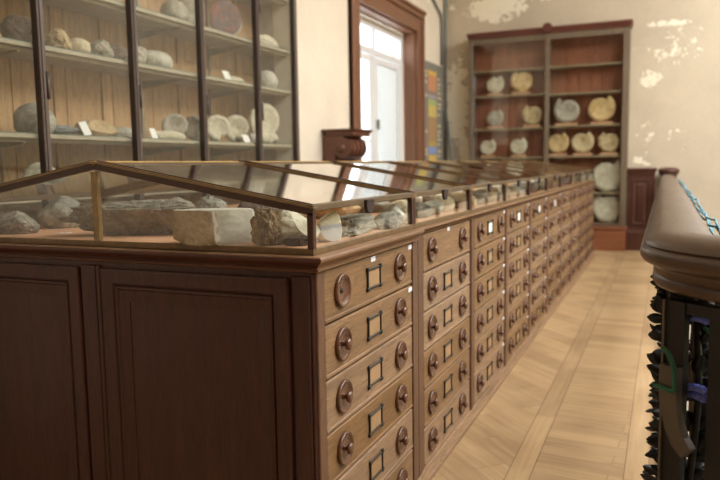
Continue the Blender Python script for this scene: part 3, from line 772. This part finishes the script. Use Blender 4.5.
lamm('pale smooth ammonite behind the white cards, low shelf', 'pfossil', 5.27, .31, z1, .8, rib=.03)
lamm('large spiky pale ammonite at the far end of the low shelf', 'pfossil', 5.78, .50, z1, .5, rz=1.3, spiky=.2, ribs=28, dx_=-.02)
z0 = SH[0]
lamm('large pale disc on the lowest visible shelf, nearest the camera', 'pfossil', 3.12, .27, z0, .7, rib=.03, tilt=.1)
lamm('tan disc second along the lowest visible shelf', 'fossil', 3.40, .24, z0, .7, rib=.03)
lamm('pale disc third along the lowest visible shelf, behind the ridge', 'pfossil', 3.62, .25, z0, .7, rib=.04)
lamm('pale ammonite with only its top showing above the ridge', 'pfossil', 4.5, .25, z0, .7, rib=.04)
lamm('cream ammonite on the lowest visible shelf beyond the third stile', 'cream', 4.92, .25, z0, .7, rib=.04)
for (y, w_, h, z, rx, lb) in [(5.02, .09, .07, z2, 0, 'folded white card lying at the left of the bone-shaped stone'), (3.43, .06, .085, z1, .2, 'cream upright card between the blue-grey and tan stones'),
    (4.07, .06, .07, z1, 0, 'cream card at the foot of the second dark stile'), (5.29, .10, .065, z1, 0, 'white card in front of the smooth pale ammonite'), (5.43, .09, .08, z1, 0, 'white card on the right of the smooth pale ammonite')]:
    q = MB(); q.bar((.0, 0, 0), (-.03, 0, h), w_, .004, (1, 0, .2)); o = q.build('specimen_card', M['whitecard'], None, (CX-.045, y*.972, z)); tag(o, lb, 'label', 'cards in the left wall cupboard')
    o.rotation_euler = (rx, 0, 0)

# ------------------------------------------------------------------ carved console beside the door
cn = thing('carved_console', 'carved dark wooden scroll console with moulded cap beside the door', 'console', (WX, 7.40, 0))
pr = [(.0, 1.46), (.19, 1.46), (.23, 1.43)]
prof = [(0.005, 1.79)] + [(.335, 1.79)]
cyl = [(.26+.115*math.cos(t), 1.66+.118*math.sin(t)) for t in [PI*.46-PI*1.25*k/20 for k in range(21)]]
poly = [(.005, 1.80), (.28, 1.80)] + cyl + [(.16, 1.50), (.15, 1.2), (.15, 0.0), (.005, 0.0)]
b = MB(); b.prism(poly, .03, .50, 'y')
for k in range(4):
    yy = .075+k*.115
    rr = [(.26+.128*math.cos(t), 1.66+.131*math.sin(t)) for t in [PI*.46-PI*1.2*q/20 for q in range(21)]]
    rr2 = [(.26+.10*math.cos(t), 1.66+.10*math.sin(t)) for t in [PI*.46-PI*1.2*q/20 for q in range(20, -1, -1)]]
    b.loft([[(p[0], yy, p[1]) for p in rr+rr2], [(p[0], yy+.05, p[1]) for p in rr+rr2]])
b.build('scroll', M['console'], cn)
b = MB(); b.lathe([(.0, -.03), (.03, -.028), (.052, -.012), (.06, .02), (.075, .03)], 22, 'y', (.24, .028, 1.655)); b.build('boss', M['console'], cn)
b = MB(); b.stack(.012, .36, .03, .50, [(1.795, .0), (1.80, .0), (1.815, .006), (1.84, .012), (1.86, .035), (1.875, .04)]); 
b.build('cap', M['console'], cn, (.045, 0, 0))

# ------------------------------------------------------------------ wall chart, pipes
ch = MB(); hx = WX+.014
cy0, cy1 = 11.16, 12.28
def zz(y): return 1.53+(160-y)*.01708
ch.box(WX+.002, hx, cy0, cy1, 1.30, 3.17)
cols = [(72, 76, (220, 186, 88)), (76, 92, (208, 146, 104)), (92, 95.5, (150, 128, 112)), (95.5, 99, (170, 160, 172)), (100, 106, (176, 186, 118)), (106, 117.5, (212, 190, 108)), (118, 142, (178, 140, 96)), (142, 146.5, (188, 160, 84)), (147, 154, (142, 158, 204)), (155, 162, (216, 180, 96)), (162, 171, (214, 150, 80))]  # band colours muted to carry the haze of distance
mats = [plain('chart_grey', (136, 132, 122), .7, var=.04), plain('chart_label_paper', (214, 204, 168), .7, var=.04)]
for k, (a, b_, c_) in enumerate(cols):
    mats.append(plain('chart_band_%s' % 'abcdefghijkl'[k], c_, .7, var=.04)); ch.mi = k+2
    ch.box(hx, hx+.002, 11.45, 11.90, zz(b_), zz(a))
ch.mi = 1
for y in (73, 77, 83, 96, 131, 149, 153): ch.box(hx, hx+.002, 11.22, 11.38, zz(y+2.4), zz(y))
for y in (77, 82, 86, 91, 96, 102, 106, 113, 124, 130, 134, 138, 143, 150, 155): ch.box(hx, hx+.002, 11.98, 12.2-(y % 3)*.05, zz(y+2.2), zz(y))
o = ch.build('wall_chart', mats); tag(o, 'grey geological chart with a coloured column of strata beside the door', 'chart')
p = MB(); p.tube([(WX+.05, BY-.05, 0.0), (WX+.05, BY-.05, 4.0), (WX+.05, BY-.05, 5.9)], .022, 10)
o = p.build('wall_pipe', M['conduit']); tag(o, 'thin grey vertical pipe in the corner left of the back cabinet', 'pipe')
p = MB(); p.tube([(WX+.03, 12.18, 3.2), (WX+.03, 12.18, 3.95), (WX+.03, 12.14, 4.05), (WX+.03, 11.7, 4.22), (WX+.03, 11.3, 4.38), (WX+.03, 11.25, 5.9)], .022, 10)
o = p.build('wall_pipe', M['conduit']); tag(o, 'bent grey pipe on the wall above the geological chart', 'pipe')
p = MB(); p.tube([(-3.66, 12.3, 2.35), (-3.19, 12.0, 1.56), (-2.98, 11.88, 1.14)][:2]+[(-3.17, 11.99, 0.02)], .03, 8); p.bm.free()
p = MB(); p.tube([(-3.655, 12.33, 2.42), (-3.21, 11.99, 0.015)], .028, 8)
o = p.build('leaning_pole', M['conduit']); tag(o, 'grey pole leaning in the corner between chart and back cabinet', 'pole')

# ------------------------------------------------------------------ handrail, newel and ironwork of the balustrade
path = [(.05, 12.02), (.05, 6.0), (.05, 2.5)]
R_ = .30; a_end = math.atan2(-.69, .72); cxr, cyr = .05+R_, 2.32
for k in range(0, 9):
    t = PI+(a_end+PI/2)*k/8; path.append((cxr+R_*math.cos(t), cyr+R_*math.sin(t)))
tx, ty = math.cos(a_end), math.sin(a_end); lx_, ly_ = path[-1]
path += [(lx_+tx*q, ly_+ty*q) for q in (.3, 1.0, 2.6, 5.0)]
RP = [(0, 1.245), (.05, 1.240), (.08, 1.228), (.096, 1.212), (.100, 1.205), (.097, 1.200), (.106, 1.194), (.113, 1.182), (.113, 1.168), (.104, 1.154), (.09, 1.147), (.078, 1.143), (.071, 1.13), (.068, 1.115), (.075, 1.108), (.076, 1.092), (.066, 1.08), (.04, 1.075)]
RP = RP + [(-u, z) for u, z in RP[::-1] if u > 0]
def sweep(path, prof):
    P = [Vector((x, y, 0)) for x, y in path]; rings = []
    for i, p in enumerate(P):
        d0 = (p-P[max(i-1, 0)]); d1 = (P[min(i+1, len(P)-1)]-p)
        d0 = d0.normalized() if d0.length else d1.normalized(); d1 = d1.normalized() if d1.length else d0
        d = (d0+d1).normalized(); n = Vector((-d.y, d.x, 0)); k = 1/max(.5, d.dot(d0))
        rings.append([p+n*u*k+Vector((0, 0, z)) for u, z in prof])
    m = MB(); m.loft(rings, smooth=True); return m
hr = sweep(path, RP).build('handrail', M['rail'])
tag(hr, 'wide worn brown wooden handrail running from the foreground to the back wall', 'handrail')
mod = hr.modifiers.new('edges', 'EDGE_SPLIT'); mod.split_angle = math.radians(50)
nw = thing('newel_post', 'round-capped dark wooden post where the handrail meets the back wall', 'post', (.06, 12.2, 0))
MB().lathe([(.13, 0), (.13, .3), (.11, .32), (.11, 1.2), (.12, 1.22)], 24).build('shaft', M['dado'], nw)
MB().lathe([(.12, 1.22), (.135, 1.235), (.15, 1.26), (.16, 1.29), (.155, 1.315), (.13, 1.335), (.07, 1.348), (.001, 1.35)], 28).build('cap', M['dado'], nw)

def leaf(m, p, d, n, L, wd, curl=.25):
    """pointed iron leaf: p root, d direction, n side it curls to"""
    d, n = Vector(d).normalized(), Vector(n).normalized(); s_ = d.cross(n).normalized(); n = s_.cross(d).normalized(); p = Vector(p)
    r0 = []
    for k in range(10):
        t = k/9; u = max(0, (t-.22)/.78); wv = wd*(max(0, math.sin(PI*u**.95))**.7+.1) if k < 9 else .003
        c_ = p+d*L*t+n*L*curl*t*t
        r0.append([c_+s_*wv*.5, c_+n*.007+s_*wv*.1, c_-s_*wv*.5, c_-n*.003])
    m.loft(r0, smooth=True)
def spray(parent, stem, n_, seed, out, Lr=(.055, .1), wr=(.026, .042), mt=None):
    """one upright stem set with alternate leaves"""
    rl = random.Random(seed); m = MB(); m.tube(stem, .011, 8)
    for q in range(n_):
        t = (q+.5)/n_*(len(stem)-1); k = min(int(t), len(stem)-2); p = Vector(stem[k]).lerp(Vector(stem[k+1]), t-k)
        side = 1 if q % 2 else -1
        d = Vector((out[0]*rl.uniform(.3, 1), out[1]*rl.uniform(-.2, .5), 0)) if q % 3 else Vector((rl.uniform(-1, 1), 0, 0))
        d += Vector((0, 0, rl.uniform(-.3, 1.3)))
        leaf(m, p, d, (rl.uniform(-.5, .5), 1, rl.uniform(-.4, .4)), rl.uniform(*Lr), rl.uniform(*wr), side*rl.uniform(.1, .4))
    return m.build('leaf_spray', mt or M['castiron'], parent)
ib = thing('iron_balustrade', 'black cast-iron leafwork balustrade under the long straight handrail', 'balustrade', (.05, 2.2, 0))
MB().box(-.02, .02, .0, 9.8, .03, .07).build('bottom_rail', M['castiron'], ib); MB().box(-.025, .025, .0, 9.8, 1.035, 1.06).build('top_rail', M['castiron'], ib)
for k in range(14):
    y = .3+k*.69; MB().box(-.018, .018, y-.018, y+.018, .07, 1.035, .003).build('baluster', M['castiron'], ib)
for k in range(5):
    yb = .08+k*.34
    spray(ib, [(-.014-.010*math.sin(q*1.1), yb+.03*math.sin(q*.9), .07+q*.12) for q in range(9)], 40, 20+k, (-1, 0), (.05, .085), (.022, .032))
E0 = Vector((.018, 2.15, 0)); T = Vector((tx, ty, 0)); NN = Vector((-ty, tx, 0))
ab = thing('iron_balustrade', 'black iron balustrade section with grey hooked bar at the near right', 'balustrade', E0)
def dg(a, n_, z): return T*a+NN*n_+Vector((0, 0, z))
MB().bar(dg(-.0, .02, .05), dg(2.4, .02, .05), .04, .04).build('bottom_rail', M['castiron'], ab)
MB().bar(dg(.0, .02, 1.045), dg(2.4, .02, 1.045), .05, .03).build('top_rail', M['castiron'], ab)
MB().bar(dg(.037, 0, 0), dg(.037, 0, 1.06), .02, .066, T).build('baluster', M['castiron'], ab)
MB().bar(dg(.0035, -.012, 0), dg(.0035, -.012, 1.06), .012, .008, T).build('baluster_lit_edge', M['greyiron'], ab)  # pale strip painting the light along the bar's left edge
for a in (.21, .9, 1.5, 2.1): MB().bar(dg(a, .045 if a < .5 else 0, 0), dg(a, .045 if a < .5 else 0, 1.06), .07, .15 if a < .5 else .06, T).build('post', M['castiron'], ab)
m = MB(); pts = [(.040, .878, .062), (.041, .80, .062), (.046, .755, .060), (.060, .71, .058), (.082, .672, .054), (.110, .648, .045)]; rings = []
for k, (a, z, w_) in enumerate(pts):
    p0, p1 = pts[max(k-1, 0)], pts[min(k+1, len(pts)-1)]; dd = Vector((p1[0]-p0[0], p1[1]-p0[1])).normalized(); sx, sz = -dd.y*w_/2, dd.x*w_/2
    rings.append([dg(a+i_*sx, n_, z+i_*sz) for i_, n_ in ((-1, -.034), (1, -.034), (1, -.012), (-1, -.012))])
m.loft(rings); m.build('hooked_band', M['greyiron'], ab)
for k in range(5):
    n0_ = .06+.045*k; a0_ = .105-.87*n0_
    spray(ab, [dg(a0_+.012*math.sin(q*1.3+k), n0_, .0+q*.13) for q in range(9)], 46, 60+k, (.8, .3), (.06, .11), (.03, .05), M['greyiron'] if k in (2, 4) else None)  # dense sprays added to darken the gap, paler ones coloured as lit iron
def rope_pts(a0, a1, z, n_, ph, th):
    return [E0+dg(a0+(a1-a0)*t/24+.006*math.cos(5*2*PI*t/24+ph), n_+.006*math.sin(5*2*PI*t/24+ph), z+th*math.sin(PI*t/24)+.006*math.cos(5*2*PI*t/24+ph)) for t in range(25)]
for z, lb in ((1.035, 'upper blue and white twisted rope tied behind the iron bar'), (.815, 'lower blue and white twisted rope tied behind the iron bar')):
    m = MB()
    for zz_ in (0, .022):
        for ph in (0, PI): m.tube(rope_pts(.055, .118, z-zz_, .03, ph, .004), .0065, 6)
    o = m.build('rope', M['rope']); tag(o, lb, 'rope')
m = MB(); m.tube([E0+dg(a, n_, z) for a, n_, z in ((.030, -.045, .93), (.05, -.045, .92), (.066, -.043, .89), (.072, -.042, .85), (.074, -.042, .82), (.06, -.042, .812), (.03, -.042, .815), (.0, -.042, .812))], .007, 8)
m.tube([E0+dg(a, .06, z) for a, z in ((.075, .985), (.09, .98), (.11, .965), (.125, .93), (.128, .88))], .006, 6)
o = m.build('green_cord', M['cord']); tag(o, 'thin dark green cord looped round the grey hooked bar', 'cord')
# turquoise netting hung along the far side of the rail
m = MB(); rn = random.Random(4)
for s_ in range(4):
    pts = []
    for k in range(60):
        y = 2.8+(11.2-2.8)*k/59
        pts.append((.192+.006*math.sin(k*.9+s_)+rn.uniform(-.004, .004), y, 1.19-.014*s_+.012*math.sin(k*.55+s_*1.3)+rn.uniform(-.006, .006)))
    m.tube(pts, .005, 5)
o = m.build('safety_net', M['net']); tag(o, 'turquoise netting strands hung along the far side of the handrail', 'net')

# ------------------------------------------------------------------ light, sky, camera
wd = bpy.data.worlds.new('sky'); sc.world = wd; wd.use_nodes = True
wd.node_tree.nodes['Background'].inputs[0].default_value = (.93, .96, 1, 1); wd.node_tree.nodes['Background'].inputs[1].default_value = 3.2
def area(name, loc, target, sx, sy, power, col):
    l = bpy.data.lights.new(name, 'AREA'); l.shape = 'RECTANGLE'; l.size = sx; l.size_y = sy; l.energy = power; l.color = col
    o = bpy.data.objects.new(name, l); COL.objects.link(o); o.location = loc
    o.rotation_euler = (Vector(target)-Vector(loc)).to_track_quat('-Z', 'Y').to_euler(); return o
area('skylight', ((SX0+SX1)/2, (SY0+SY1)/2, 6.05), ((SX0+SX1)/2, (SY0+SY1)/2, 0), 6.0, 11.0, 1150, (1, .965, .92))
po = area('door_daylight', (WX-.55, (DY0+DY1)/2, 1.9), (0, (DY0+DY1)/2, 1.2), 2.0, 3.0, 60, (.95, .97, 1))
cam = bpy.data.cameras.new('camera'); co = bpy.data.objects.new('camera', cam); COL.objects.link(co); sc.camera = co
RM = Matrix(((0.9175563, -0.0283282, 0.3965954), (0.3973234, 0.1029133, -0.9118898), (-0.0149828, 0.9942869, 0.1056842)))
co.matrix_world = Matrix.Translation((0, 0, 1.45)) @ RM.to_4x4()
cam.lens = 35.0; cam.sensor_width = 36; cam.clip_start = .05
cam.dof.use_dof = True; cam.dof.focus_distance = 2.45; cam.dof.aperture_fstop = 2.4
sc.view_settings.view_transform = 'Standard'; sc.view_settings.look = 'None'; sc.view_settings.gamma = 1; sc.view_settings.use_curve_mapping = False
sc.view_settings.exposure = 0.0
sc.cycles.max_bounces = 8; sc.cycles.diffuse_bounces = 4; sc.cycles.transparent_max_bounces = 40; sc.cycles.glossy_bounces = 4
sc.cycles.use_denoising = True; sc.cycles.caustics_reflective = False; sc.cycles.caustics_refractive = False
